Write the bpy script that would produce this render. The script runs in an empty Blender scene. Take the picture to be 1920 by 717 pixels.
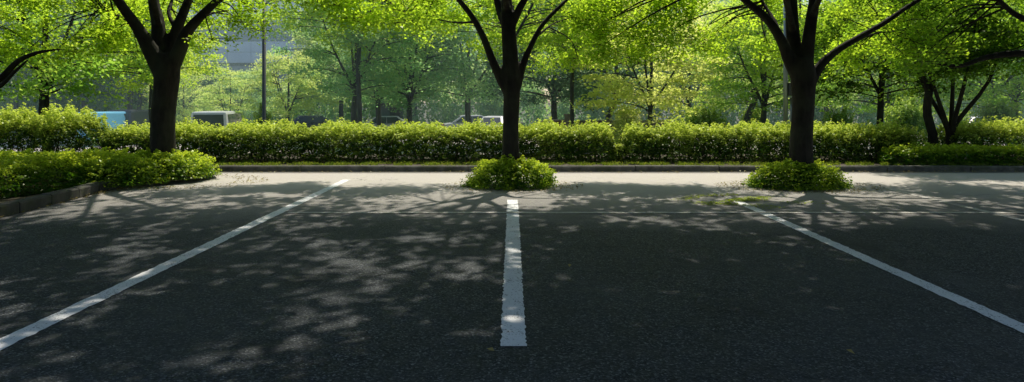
import bpy, bmesh, math, random
import numpy as np
from mathutils import Vector, Matrix

S = bpy.context.scene
COL = S.collection
R = math.radians
rng = np.random.default_rng(7)
random.seed(7)

# ---------------------------------------------------------------- camera
EYE = 1.6
F = 1280.0                      # focal length in photo pixels (24 mm on 36 mm)
HY = 190.0                      # horizon row of the photo
def at(px, py, Y):              # photo pixel at distance Y -> point
    return (np.array([(px-960)*Y/F, Y, EYE-(py-HY)*Y/F]))
def gnd(px, py, z=0.0):
    Y = (EYE-z)*F/(py-HY)
    return ((px-960)*Y/F, Y)

cam = bpy.data.cameras.new('camera'); cam.lens = 24; cam.sensor_width = 36
cam.shift_y = -(358.5-HY)/1920; cam.clip_end = 2000; cam.clip_start = .05
co = bpy.data.objects.new('camera', cam); COL.objects.link(co)
co.location = (0, 0, EYE); co.rotation_euler = (R(90), 0, 0)
S.camera = co

# ---------------------------------------------------------------- light
SUN_EL, SUN_AZ = 57.0, 12.0
world = bpy.data.worlds.new('World'); S.world = world; world.use_nodes = True
nt = world.node_tree; bg = nt.nodes['Background']
sky = nt.nodes.new('ShaderNodeTexSky'); sky.sky_type = 'NISHITA'; sky.sun_disc = False
sky.sun_elevation = R(SUN_EL); sky.sun_rotation = R(SUN_AZ)
nt.links.new(sky.outputs[0], bg.inputs[0]); bg.inputs[1].default_value = 0.15
sl = bpy.data.lights.new('sun', 'SUN'); sl.energy = 5.0; sl.angle = R(.9); sl.color = (1, .92, .78)
so = bpy.data.objects.new('sun', sl); COL.objects.link(so)
SD = Vector((math.sin(R(SUN_AZ))*math.cos(R(SUN_EL)), math.cos(R(SUN_AZ))*math.cos(R(SUN_EL)), math.sin(R(SUN_EL))))
so.rotation_euler = SD.to_track_quat('Z', 'Y').to_euler(); so.location = (10, 40, 50)
COT = math.cos(R(SUN_EL))/math.sin(R(SUN_EL))
KX, KY = COT*math.sin(R(SUN_AZ)), COT*math.cos(R(SUN_AZ))

S.view_settings.view_transform = 'Standard'; S.view_settings.look = 'None'
S.view_settings.exposure = 0; S.view_settings.gamma = 1
S.render.engine = 'CYCLES'
cy = S.cycles
cy.max_bounces = 7; cy.diffuse_bounces = 4; cy.glossy_bounces = 2; cy.transmission_bounces = 4
cy.caustics_reflective = False; cy.caustics_refractive = False
cy.use_denoising = True
try: cy.denoiser = 'OPENIMAGEDENOISE'
except Exception: pass
cy.sample_clamp_indirect = 4

# ---------------------------------------------------------------- materials
class NT:
    def __init__(s, name):
        s.m = bpy.data.materials.new(name); s.m.use_nodes = True
        s.t = s.m.node_tree; s.t.nodes.clear()
        s.out = s.n('ShaderNodeOutputMaterial')
    def n(s, typ, **kw):
        nd = s.t.nodes.new(typ)
        for k, v in kw.items():
            if k.startswith('i_'):
                key = k[2:]; key = int(key) if key.isdigit() else key.replace('_', ' ')
                nd.inputs[key].default_value = v
            else: setattr(nd, k, v)
        return nd
    def l(s, a, b): s.t.links.new(a, b)
    def noise(s, scale, detail=4, rough=.55, coord=None, vec_scale=None):
        tc = s.n('ShaderNodeTexCoord')
        src = tc.outputs['Object']
        if vec_scale:
            mp = s.n('ShaderNodeMapping'); mp.inputs['Scale'].default_value = vec_scale
            s.l(src, mp.inputs[0]); src = mp.outputs[0]
        nz = s.n('ShaderNodeTexNoise'); nz.inputs['Scale'].default_value = scale
        nz.inputs['Detail'].default_value = detail; nz.inputs['Roughness'].default_value = rough
        s.l(src, nz.inputs['Vector']); return nz.outputs['Fac']
    def ramp(s, fac, stops):
        r = s.n('ShaderNodeValToRGB'); e = r.color_ramp.elements
        while len(e) < len(stops): e.new(.5)
        for el, (p, c) in zip(e, stops):
            el.position = p; el.color = (*c, 1) if len(c) == 3 else c
        s.l(fac, r.inputs[0]); return r.outputs[0]
    def mix(s, fac, a, b, mode='MIX'):
        m = s.n('ShaderNodeMix', data_type='RGBA', blend_type=mode)
        for sock, v in ((m.inputs[0], fac), (m.inputs[6], a), (m.inputs[7], b)):
            if hasattr(v, 'is_output'): s.l(v, sock)
            else: sock.default_value = v if not isinstance(v, tuple) else (*v, 1)[:4]
        return m.outputs[2]
    def bump(s, h, strength, dist=.01, nrm=None):
        b = s.n('ShaderNodeBump'); b.inputs['Strength'].default_value = strength; b.inputs['Distance'].default_value = dist
        s.l(h, b.inputs['Height'])
        if nrm: s.l(nrm, b.inputs['Normal'])
        return b.outputs[0]
    def pbr(s, col, rough=.6, metal=0, nrm=None, spec=.5):
        p = s.n('ShaderNodeBsdfPrincipled')
        if hasattr(col, 'is_output'): s.l(col, p.inputs['Base Color'])
        else: p.inputs['Base Color'].default_value = (*col, 1)
        if hasattr(rough, 'is_output'): s.l(rough, p.inputs['Roughness'])
        else: p.inputs['Roughness'].default_value = rough
        p.inputs['Metallic'].default_value = metal
        p.inputs['Specular IOR Level'].default_value = spec
        if nrm: s.l(nrm, p.inputs['Normal'])
        s.l(p.outputs[0], s.out.inputs[0]); return p

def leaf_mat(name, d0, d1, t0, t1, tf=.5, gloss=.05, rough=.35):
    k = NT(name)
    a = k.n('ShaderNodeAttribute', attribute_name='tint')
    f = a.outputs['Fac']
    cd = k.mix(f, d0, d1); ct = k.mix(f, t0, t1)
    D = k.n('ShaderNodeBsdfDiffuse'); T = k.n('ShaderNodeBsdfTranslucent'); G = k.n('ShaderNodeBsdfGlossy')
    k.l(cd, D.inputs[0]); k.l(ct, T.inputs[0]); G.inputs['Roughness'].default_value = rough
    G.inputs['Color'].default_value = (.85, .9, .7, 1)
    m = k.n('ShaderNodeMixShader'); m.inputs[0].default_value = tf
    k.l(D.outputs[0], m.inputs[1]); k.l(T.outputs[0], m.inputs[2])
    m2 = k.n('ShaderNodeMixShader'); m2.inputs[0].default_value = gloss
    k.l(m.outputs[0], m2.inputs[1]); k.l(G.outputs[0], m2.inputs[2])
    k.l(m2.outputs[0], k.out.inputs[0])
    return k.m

M = {}
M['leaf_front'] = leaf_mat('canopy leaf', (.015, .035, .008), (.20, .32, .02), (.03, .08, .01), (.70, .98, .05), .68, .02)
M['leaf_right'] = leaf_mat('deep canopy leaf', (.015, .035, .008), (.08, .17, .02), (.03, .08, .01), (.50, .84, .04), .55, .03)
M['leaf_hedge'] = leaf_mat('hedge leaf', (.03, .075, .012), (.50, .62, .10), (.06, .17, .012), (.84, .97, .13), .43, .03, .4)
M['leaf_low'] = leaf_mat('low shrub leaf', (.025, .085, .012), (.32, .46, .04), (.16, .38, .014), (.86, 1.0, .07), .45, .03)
M['leaf_clip'] = leaf_mat('clipped bush leaf', (.05, .14, .03), (.26, .42, .07), (.22, .50, .07), (.66, .86, .14), .45, .03)
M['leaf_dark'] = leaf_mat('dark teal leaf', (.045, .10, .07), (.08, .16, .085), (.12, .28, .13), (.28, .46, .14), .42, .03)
M['leaf_teal'] = leaf_mat('hazy green leaf', (.14, .31, .14), (.32, .48, .18), (.32, .70, .24), (.78, .98, .32), .5, .03)  # distance haze mixed into these lifted blue-green leaf colours
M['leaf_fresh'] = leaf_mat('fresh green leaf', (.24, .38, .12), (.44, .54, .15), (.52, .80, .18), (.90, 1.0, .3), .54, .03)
M['leaf_yellow'] = leaf_mat('yellow green leaf', (.32, .42, .09), (.54, .58, .15), (.74, .90, .16), (1.0, 1.0, .35), .6, .03)
M['leaf_mid'] = leaf_mat('mid green leaf', (.12, .24, .06), (.22, .36, .07), (.34, .66, .07), (.74, .96, .12), .56, .03)
M['leaf_lit'] = leaf_mat('sunlit canopy leaf', (.20, .36, .03), (.34, .48, .05), (.46, .76, .05), (.90, 1.0, .12), .6, .02)  # leaf colour set bright to carry sunlight in the crown gaps
M['grass'] = leaf_mat('grass blade', (.04, .09, .012), (.09, .15, .02), (.2, .36, .02), (.45, .5, .05), .4, .03)
M['litter'] = leaf_mat('fallen leaf', (.20, .17, .07), (.38, .31, .12), (.15, .12, .02), (.25, .2, .04), .2, .03)
M['moss'] = leaf_mat('moss', (.19, .28, .02), (.36, .44, .04), (.1, .16, .01), (.15, .2, .01), .1, .0)

def bark(name, c0, c1):
    k = NT(name)
    n1 = k.noise(9, 6, .65, vec_scale=(1, 1, .28)); n2 = k.noise(2.2, 3)
    c = k.ramp(n1, [(.3, c0), (.7, c1)])
    c = k.mix(k.ramp(n2, [(.45, (0, 0, 0)), (.75, (1, 1, 1))]), c, tuple(np.array(c1)*.8+np.array((.01, .02, .006))))
    k.pbr(c, .9, nrm=k.bump(n1, .9, .03), spec=.25)
    return k.m
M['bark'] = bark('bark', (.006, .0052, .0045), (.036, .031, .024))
M['bark_far'] = bark('far bark', (.035, .04, .045), (.09, .09, .085))  # bark paled and blued to carry distance haze in its colour
M['twig'] = bark('twig', (.03, .022, .014), (.09, .07, .045))

def asphalt():
    k = NT('asphalt')
    fine = k.noise(70, 6, .75); mid = k.noise(7, 5, .6); big = k.noise(.5, 5, .6)
    streak = k.noise(1.3, 5, .6, vec_scale=(.3, 1.6, 1))
    vo = k.n('ShaderNodeTexVoronoi'); vo.inputs['Scale'].default_value = 75
    tc = k.n('ShaderNodeTexCoord'); k.l(tc.outputs['Object'], vo.inputs['Vector'])
    sep = k.n('ShaderNodeSeparateColor'); k.l(vo.outputs['Color'], sep.inputs[0])
    g = k.n('ShaderNodeMath', operation='MULTIPLY'); k.l(sep.outputs[0], g.inputs[0]); k.l(fine, g.inputs[1])
    c = k.ramp(g.outputs[0], [(.03, (.003, .006, .0095)), (.22, (.013, .0215, .029)), (.42, (.072, .085, .098)), (.6, (.36, .375, .385))])
    c = k.mix(k.ramp(big, [(.38, (0, 0, 0)), (.7, (.6, .6, .6))]), c, (.058, .07, .081))
    c = k.mix(k.ramp(streak, [(.5, (0, 0, 0)), (.75, (.55, .55, .55))]), c, (.018, .022, .027))
    c = k.mix(k.ramp(mid, [(.3, (.4, .4, .4)), (.6, (0, 0, 0))]), c, (.018, .022, .027))
    # dull oil stains and scuffed patches
    c = k.mix(k.ramp(k.noise(.85, 3, .5, vec_scale=(1, .7, 1)), [(.60, (0,)*3), (.70, (.6,)*3)]), c, (.010, .013, .017))
    c = k.mix(k.ramp(k.noise(1.5, 6, .7, vec_scale=(1.4, .35, 1)), [(.56, (0,)*3), (.72, (.38,)*3)]), c, (.115, .125, .13))
    # aisle beyond the bays painted paler for sunlight, bays kept dark for shade
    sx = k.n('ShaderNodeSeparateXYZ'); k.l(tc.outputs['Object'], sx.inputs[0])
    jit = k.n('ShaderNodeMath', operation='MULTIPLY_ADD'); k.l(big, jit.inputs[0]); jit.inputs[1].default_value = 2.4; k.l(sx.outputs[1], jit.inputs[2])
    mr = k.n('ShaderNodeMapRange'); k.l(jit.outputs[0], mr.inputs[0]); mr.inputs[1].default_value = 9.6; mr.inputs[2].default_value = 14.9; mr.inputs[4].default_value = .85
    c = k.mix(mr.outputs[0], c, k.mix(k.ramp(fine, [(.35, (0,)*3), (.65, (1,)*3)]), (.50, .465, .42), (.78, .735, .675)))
    # hairline cracks
    v2 = k.n('ShaderNodeTexVoronoi', feature='DISTANCE_TO_EDGE'); v2.inputs['Scale'].default_value = .33
    wp = k.n('ShaderNodeVectorMath', operation='ADD'); nz = k.n('ShaderNodeTexNoise'); nz.inputs['Scale'].default_value = 1.6; nz.inputs['Detail'].default_value = 6
    k.l(tc.outputs['Object'], nz.inputs['Vector']); k.l(tc.outputs['Object'], wp.inputs[0]); k.l(nz.outputs['Color'], wp.inputs[1]); k.l(wp.outputs[0], v2.inputs['Vector'])
    cr = k.ramp(v2.outputs['Distance'], [(.0, (.8,)*3), (.004, (0,)*3)])
    gate = k.n('ShaderNodeMath', operation='MULTIPLY'); k.l(cr, gate.inputs[0]); k.l(k.ramp(k.noise(.4, 2), [(.5, (0,)*3), (.6, (1,)*3)]), gate.inputs[1])
    c = k.mix(gate.outputs[0], c, (.03, .03, .03))
    add = k.n('ShaderNodeMath', operation='ADD'); k.l(vo.outputs['Distance'], add.inputs[0]); k.l(fine, add.inputs[1])
    b = k.bump(add.outputs[0], .8, .012)
    k.pbr(c, k.ramp(mid, [(.3, (.6,)*3), (.7, (.8,)*3)]), nrm=b, spec=.3)
    return k.m
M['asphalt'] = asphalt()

def paint(name, wear, col=(.62, .62, .60), under=(.07, .074, .08)):
    k = NT(name)
    fine = k.noise(60, 5, .7); mid = k.noise(5, 6, .65); big = k.noise(1.2, 3)
    w = k.n('ShaderNodeMath', operation='ADD'); k.l(mid, w.inputs[0])
    fm = k.n('ShaderNodeMath', operation='MULTIPLY_ADD'); k.l(fine, fm.inputs[0]); fm.inputs[1].default_value = 2.2; fm.inputs[2].default_value = -.6; k.l(fm.outputs[0], w.inputs[1])
    w2 = k.n('ShaderNodeMath', operation='MULTIPLY'); k.l(w.outputs[0], w2.inputs[0]); w2.inputs[1].default_value = .5
    mask = k.ramp(w2.outputs[0], [(wear-.05, (1, 1, 1)), (wear+.06, (0, 0, 0))])
    c = k.mix(k.ramp(big, [(.3, (0, 0, 0)), (.75, (.6, .6, .6))]), col, tuple(np.array(col)*.72))
    c2 = k.mix(mask, c, under)
    k.pbr(c2, .7, nrm=k.bump(fine, .3, .004), spec=.4)
    return k.m
M['paint'] = paint('road paint', .37, (.84, .86, .88))
M['paint_worn'] = paint('worn road paint', .47, (.60, .58, .54), (.22, .21, .195))

def stone(name, c0, c1, scale=6, rough=.85, moss=0):
    k = NT(name)
    n1 = k.noise(scale, 7, .65); n2 = k.noise(scale*9, 4, .6)
    c = k.ramp(n1, [(.3, c0), (.7, c1)])
    if moss: c = k.mix(k.ramp(k.noise(3, 5), [(.5, (0,)*3), (.68, (moss,)*3)]), c, (.04, .055, .018))
    k.pbr(c, rough, nrm=k.bump(n2, .4, .008), spec=.3)
    return k.m
M['kerb'] = stone('kerb stone', (.035, .035, .032), (.10, .097, .086), 5, moss=.7)  # darker copy for the planter kerb, shade put into its colour
M['kerb_far'] = stone('verge kerb stone', (.05, .05, .046), (.17, .165, .15), 5, moss=.6)
M['concrete'] = stone('gutter concrete', (.13, .125, .115), (.22, .21, .19), 7)
M['soil'] = stone('soil', (.035, .026, .017), (.09, .07, .045), 9, moss=.8)
M['earth'] = stone('earth', (.035, .045, .022), (.08, .085, .04), 1.4, moss=.9)
M['brown_wall'] = stone('brown masonry', (.11, .08, .075), (.20, .15, .14), 6)
M['red_wall'] = stone('reddish masonry', (.15, .085, .075), (.24, .15, .13), 6)
M['pillar'] = stone('pillar stone', (.13, .12, .10), (.22, .2, .17), 8)
M['panel'] = stone('facade panel', (.68, .78, .95), (.76, .84, .98), .5, .5)
M['dark_floor'] = stone('dark facade', (.035, .05, .06), (.06, .075, .085), .5, .5)

def plain(name, col, rough=.5, metal=0, spec=.5):
    k = NT(name); n1 = k.noise(14, 4)
    c = k.mix(k.ramp(n1, [(.3, (.25,)*3), (.7, (0,)*3)]), col, tuple(np.array(col)*.75))
    k.pbr(c, rough, metal, spec=spec); return k.m
M['pole'] = plain('dark painted steel', (.03, .04, .042), .5)
M['steel'] = plain('galvanised steel', (.30, .34, .37), .45, .6)
M['box'] = plain('dark cabinet', (.05, .055, .06), .5)
M['white_car'] = plain('white car paint', (.62, .66, .70), .25)
M['blue_car'] = plain('blue car paint', (.25, .72, 1.0), .35)
M['dark_car'] = plain('dark car paint', (.04, .05, .065), .25)
M['silver_car'] = plain('silver car paint', (.36, .40, .43), .3)
M['tyre'] = plain('tyre rubber', (.02, .02, .02), .85)
M['glass'] = plain('car glass', (.03, .045, .05), .08)
M['bglass'] = plain('facade glass', (.16, .24, .33), .12)
M['head'] = plain('lamp lens', (.7, .72, .72), .15)
M['tail'] = plain('tail lens', (.35, .02, .015), .2)
M['shed'] = plain('shed cladding', (.10, .13, .16), .6)

# ---------------------------------------------------------------- mesh helpers
def link(name, me, mat, parent=None, smooth=False):
    o = bpy.data.objects.new(name, me); COL.objects.link(o)
    if mat is not None and not me.materials: me.materials.append(mat)
    if parent is not None: o.parent = parent
    if smooth: me.polygons.foreach_set('use_smooth', np.ones(len(me.polygons), bool))
    return o
def tag(o, label=None, cat=None, group=None, kind=None):
    if label: o['label'] = label
    if cat: o['category'] = cat
    if group: o['group'] = group
    if kind: o['kind'] = kind
    return o
def empty(name, loc, rz=0, label=None, cat=None, group=None):
    o = bpy.data.objects.new(name, None); COL.objects.link(o)
    o.location = loc; o.rotation_euler = (0, 0, rz); o.empty_display_size = .2
    return tag(o, label, cat, group)

class MB:
    def __init__(s): s.v = []; s.f = []
    def add(s, V, Fc):
        b = len(s.v); s.v += [tuple(p) for p in V]; s.f += [tuple(i+b for i in f) for f in Fc]
    def box(s, x0, x1, y0, y1, z0, z1):
        V = [(x, y, z) for z in (z0, z1) for y in (y0, y1) for x in (x0, x1)]
        s.add(V, [(0, 2, 3, 1), (4, 5, 7, 6), (0, 1, 5, 4), (2, 6, 7, 3), (0, 4, 6, 2), (1, 3, 7, 5)])
    def tube(s, P, rad, sides=8):
        P = np.asarray(P, float); n = len(P); rad = np.broadcast_to(rad, n)
        ref = np.array([1., 0, 0]); V = []
        for i in range(n):
            t = P[min(i+1, n-1)]-P[max(i-1, 0)]; t /= np.linalg.norm(t)+1e-9
            u = ref-t*np.dot(ref, t)
            if np.linalg.norm(u) < .1: u = np.array([0, 1., 0])-t*t[1]
            u /= np.linalg.norm(u); w = np.cross(t, u); ref = u
            for k in range(sides):
                a = 2*math.pi*k/sides
                V.append(P[i]+rad[i]*(math.cos(a)*u+math.sin(a)*w))
        Fc = [(i*sides+k, i*sides+(k+1) % sides, (i+1)*sides+(k+1) % sides, (i+1)*sides+k) for i in range(n-1) for k in range(sides)]
        Fc.append(tuple(range(sides))[::-1]); Fc.append(tuple((n-1)*sides+k for k in range(sides)))
        s.add(V, Fc)
    def prism(s, prof, y0, y1):            # profile in xz extruded along y
        n = len(prof)
        V = [(x, y0, z) for x, z in prof]+[(x, y1, z) for x, z in prof]
        s.add(V, [tuple(range(n)), tuple(range(2*n-1, n-1, -1))]+[(i, i+n, (i+1) % n+n, (i+1) % n) for i in range(n)])
    def mesh(s, name):
        me = bpy.data.meshes.new(name); me.from_pydata(s.v, [], s.f); me.update(); return me
    def build(s, name, mat, parent=None, smooth=False, bevel=0, kind=None, flat=False):
        me = s.mesh(name)
        bm = bmesh.new(); bm.from_mesh(me)
        if not flat: bmesh.ops.recalc_face_normals(bm, faces=bm.faces)
        if bevel:
            bmesh.ops.bevel(bm, geom=[e for e in bm.edges if e.is_manifold and e.calc_face_angle(0) > .4], offset=bevel, segments=2, affect='EDGES', profile=.6)
        bm.to_mesh(me); bm.free()
        o = link(name, me, mat, parent, smooth)
        if kind: o['kind'] = kind
        return o

def curve(P, n):                             # Catmull-Rom through P (k columns)
    P = np.asarray(P, float); Q = np.vstack([2*P[0]-P[1], P, 2*P[-1]-P[-2]]); out = []
    m = len(P)-1
    for t in np.linspace(0, m-1e-6, n):
        i = int(t); u = t-i; a, b, c, d = Q[i:i+4]
        out.append(.5*((2*b)+(-a+c)*u+(2*a-5*b+4*c-d)*u*u+(-a+3*b-3*c+d)*u**3))
    return np.array(out)

def leaves_mesh(name, P, Nn, L, tint, aspect=.68, fold=.12, droop=None):
    n = len(P); Nn = Nn/(np.linalg.norm(Nn, axis=1, keepdims=True)+1e-9)
    r = rng.normal(size=(n, 3)); t = r-Nn*np.sum(r*Nn, 1, keepdims=True); t /= np.linalg.norm(t, axis=1, keepdims=True)+1e-9
    b = np.cross(Nn, t); L = np.broadcast_to(L, n)[:, None]; W = L*aspect
    V = np.empty((n, 4, 3), np.float32)
    V[:, 0] = P-t*L*.5; V[:, 1] = P+b*W*.5-t*L*.06+Nn*L*fold; V[:, 2] = P+t*L*.5-Nn*L*.06; V[:, 3] = P-b*W*.5-t*L*.06+Nn*L*fold
    me = bpy.data.meshes.new(name)
    me.vertices.add(4*n); me.vertices.foreach_set('co', V.ravel())
    me.loops.add(4*n); me.loops.foreach_set('vertex_index', np.arange(4*n, dtype=np.int32))
    me.polygons.add(n); me.polygons.foreach_set('loop_start', np.arange(0, 4*n, 4, dtype=np.int32))
    me.update(calc_edges=True)
    at_ = me.attributes.new('tint', 'FLOAT', 'POINT')
    at_.data.foreach_set('value', np.repeat(np.clip(tint, 0, 1), 4).astype(np.float32))
    return me

def upn(n, spread): return np.column_stack([rng.normal(0, spread, n), rng.normal(0, spread, n), np.abs(rng.normal(1, .25, n))])
SUNV = np.array(SD)
def sunn(n, spread):                          # leaves turn their upper face to the light
    return SUNV*.9+np.array([0, 0, .2])+rng.normal(0, spread, (n, 3))

class Sines:                                  # cheap smooth noise
    def __init__(s, wl, k=10, dim=2):
        d = rng.normal(size=(k, dim)); d /= np.linalg.norm(d, axis=1, keepdims=True)
        s.w = d*(2*math.pi/(wl*rng.uniform(.6, 1.7, (k, 1)))); s.p = rng.uniform(0, 6.28, k); s.k = k
    def __call__(s, *xs):
        x = np.stack(xs, -1); return np.sin(x@s.w.T+s.p).sum(-1)/math.sqrt(s.k/2)

# ---------------------------------------------------------------- setting: ground sheets
def grid_sheet(name, xs, ys, zf, mat):
    m = MB(); nx = len(xs)
    m.v = [(x, y, zf(x, y)) for y in ys for x in xs]
    m.f = [(j*nx+i, j*nx+i+1, (j+1)*nx+i+1, (j+1)*nx+i) for j in range(len(ys)-1) for i in range(nx-1)]
    return m.build(name, mat, kind='structure', flat=True)
def tz(x, y):
    t = min(max((y-19.5)/5, 0), 1); t = t*t*(3-2*t); return -.03-.75*t
grid_sheet('ground', [-600, -60, -20, 0, 20, 60, 600], [-300, -20, 10, 16, 18, 19.5, 20.5, 21.5, 22.5, 23.5, 24.5, 40, 80, 900], tz, M['earth'])
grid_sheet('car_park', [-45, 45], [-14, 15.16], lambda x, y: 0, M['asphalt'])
grid_sheet('gutter', [-6.6, 45], [15.16, 15.46], lambda x, y: 0.002, M['concrete'])
grid_sheet('road', [-90, 90], [27, 47], lambda x, y: -.76, M['asphalt'])

def marking(name, x0, x1, y0, y1, mat, z=.004, skew=0):
    m = MB(); n = 200; ys = np.linspace(y0, y1, n)
    for y in ys:
        j = rng.normal(0, .005, 2)
        dx = skew*(y-y0)
        m.v += [(x0+j[0]+dx, y, z), (x1+j[1]+dx, y, z)]
    m.f = [(2*i, 2*i+1, 2*i+3, 2*i+2) for i in range(n-1)]
    return m.build(name, mat, kind='structure', flat=True)
marking('bay_line', -3.44, -3.28, 1.5, 13.9, M['paint'])
marking('bay_line', -.075, .095, 4.45, 11.05, M['paint'])
marking('bay_line', 3.52, 3.67, 1.5, 11.0, M['paint'])
marking('bay_line', 3.53, 3.66, 11.0, 13.6, M['paint_worn'])
marking('bay_line', 6.80, 6.92, 7.5, 13.0, M['paint_worn'])
m = MB(); n = 60; xs = np.linspace(-3.2, 9.7, n)
for x in xs: m.v += [(x, 9.70+rng.normal(0, .004), .008), (x, 9.82+rng.normal(0, .004), .008)]
m.f = [(2*i, 2*i+2, 2*i+3, 2*i+1) for i in range(n-1)]
m.build('cross_line', M['paint_worn'], kind='structure', flat=True)

# kerb of the verge: stones with joints
def kerb_run(name, pts, w, h, seg, mat, base=-.05):
    m = MB(); pts = np.asarray(pts, float)
    d = np.r_[0, np.cumsum(np.linalg.norm(np.diff(pts, axis=0), axis=1))]
    s = 0
    def P(t): return np.array([np.interp(t, d, pts[:, 0]), np.interp(t, d, pts[:, 1])])
    while s < d[-1]-.05:
        e = min(s+seg, d[-1]); a, b = P(s+.011), P(e-.011); t = (b-a)/np.linalg.norm(b-a); nn = np.array([-t[1], t[0]])
        jz = rng.normal(0, .004); jn = nn*rng.normal(0, .004)
        a = a+jn; b = b+jn
        prof = [(0, base), (0, h-.025+jz), (.02, h+jz), (w, h+jz), (w, base)]
        V = [(*(a+nn*u), z) for u, z in prof]+[(*(b+nn*u), z) for u, z in prof]; k = len(prof)
        m.add(V, [tuple(range(k)), tuple(range(2*k-1, k-1, -1))]+[(i, i+k, (i+1) % k+k, (i+1) % k) for i in range(k)])
        s = e
    return m.build(name, mat, kind='structure')
kerb_run('verge_kerb', [(-6.7, 15.46), (45, 15.46)], .16, .125, 1.9, M['kerb_far'])
grid_sheet('verge', np.linspace(-30, 45, 60), np.linspace(15.62, 19.4, 8), lambda x, y: .10+.02*math.sin(x*1.7)*math.sin(y*2), M['soil'])
kerb_run('planter_kerb', [(-6.85, 6.0), (-7.02, 9.5), (-7.12, 11.2), (-7.25, 11.9), (-7.12, 12.4)], .17, .17, .75, M['kerb'])
# left planter soil
def poly_sheet(name, pts, z, mat):
    m = MB(); c = np.mean(pts, 0); m.v = [(*c, z+.02)]+[(*p, z) for p in pts]; n = len(pts)
    m.f = [(0, 1+i, 1+(i+1) % n) for i in range(n)]
    return m.build(name, mat, kind='structure')
poly_sheet('planter_soil', [(-7.42, 6), (-7.42, 11.8), (-7.3, 12.5), (-6.7, 12.75), (-6.15, 13.4), (-6.1, 14.2), (-6.7, 15.3), (-9, 15.6), (-30, 15.6), (-30, 6)], .08, M['soil'])

# ---------------------------------------------------------------- foliage builders
def shell_points(n, rx, ry, h, noise, base_out=.0, thick=.18, power=2.4):
    """points in the outer shell of a superelliptic mound, with outward normals"""
    u = rng.uniform(0, 2*math.pi, n); c = rng.uniform(0, 1, n)**.85
    el = c*math.pi/2
    d = np.column_stack([np.cos(el)*np.cos(u), np.cos(el)*np.sin(u), np.sin(el)])
    k = (np.abs(d)**power).sum(1)**(-1/power)
    r = k*(1-thick*np.abs(rng.normal(0, .8, n)))
    r *= 1+noise(d[:, 0]*rx*2, d[:, 1]*ry*2+d[:, 2]*3)*.09
    P = d*r[:, None]*np.array([rx, ry, h]); N = d/np.array([rx, ry, h]); N /= np.linalg.norm(N, axis=1, keepdims=True)
    return P, N, r/k
def mound(name, loc, rx, ry, h, n, L, mat, label, cat, group=None, straggle=0, rz=0, stems=14, power=2.4, wl=.5):
    t = empty(name, loc, rz, label, cat, group)
    P, N, q = shell_points(n, rx, ry, h, Sines(wl, 12), power=power)
    if straggle:
        m = int(n*straggle); a = rng.uniform(0, 6.28, m); rr = rng.uniform(.8, 1.22, m)
        Pg = np.column_stack([np.cos(a)*rx*rr, np.sin(a)*ry*rr, np.abs(rng.normal(.03, .05, m))+.012])
        keep = Sines(.5, 8)(Pg[:, 0], Pg[:, 1]) > -.1
        Pg = Pg[keep]; P = np.vstack([P, Pg]); N = np.vstack([N, upn(len(Pg), .3)]); q = np.r_[q, np.ones(len(Pg))*.95]
    P[:, 2] = np.maximum(P[:, 2], .012)
    nn = N*.5+np.array([0, 0, .2])+SUNV*.5+rng.normal(0, .45, N.shape)
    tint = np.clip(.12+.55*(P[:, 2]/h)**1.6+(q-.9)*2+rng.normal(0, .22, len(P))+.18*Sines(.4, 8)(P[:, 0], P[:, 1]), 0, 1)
    link('foliage', leaves_mesh('foliage', P, nn, L*rng.uniform(.65, 1.25, len(P)), tint), mat, t)
    m = MB()
    if not stems: return t
    for i in range(stems):
        a = rng.uniform(0, 6.28); r0 = rng.uniform(0, .35); r1 = rng.uniform(.4, .8)
        p0 = np.array([math.cos(a)*rx*r0, math.sin(a)*ry*r0, -.02]); p1 = np.array([math.cos(a)*rx*r1, math.sin(a)*ry*r1, h*rng.uniform(.5, .8)])
        m.tube(curve([p0, (p0+p1)/2+np.array([0, 0, .06]), p1], 6), np.linspace(.012, .005, 6), 5)
    tag(m.build('stem', M['twig'], t), kind='stuff')
    return t

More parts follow.
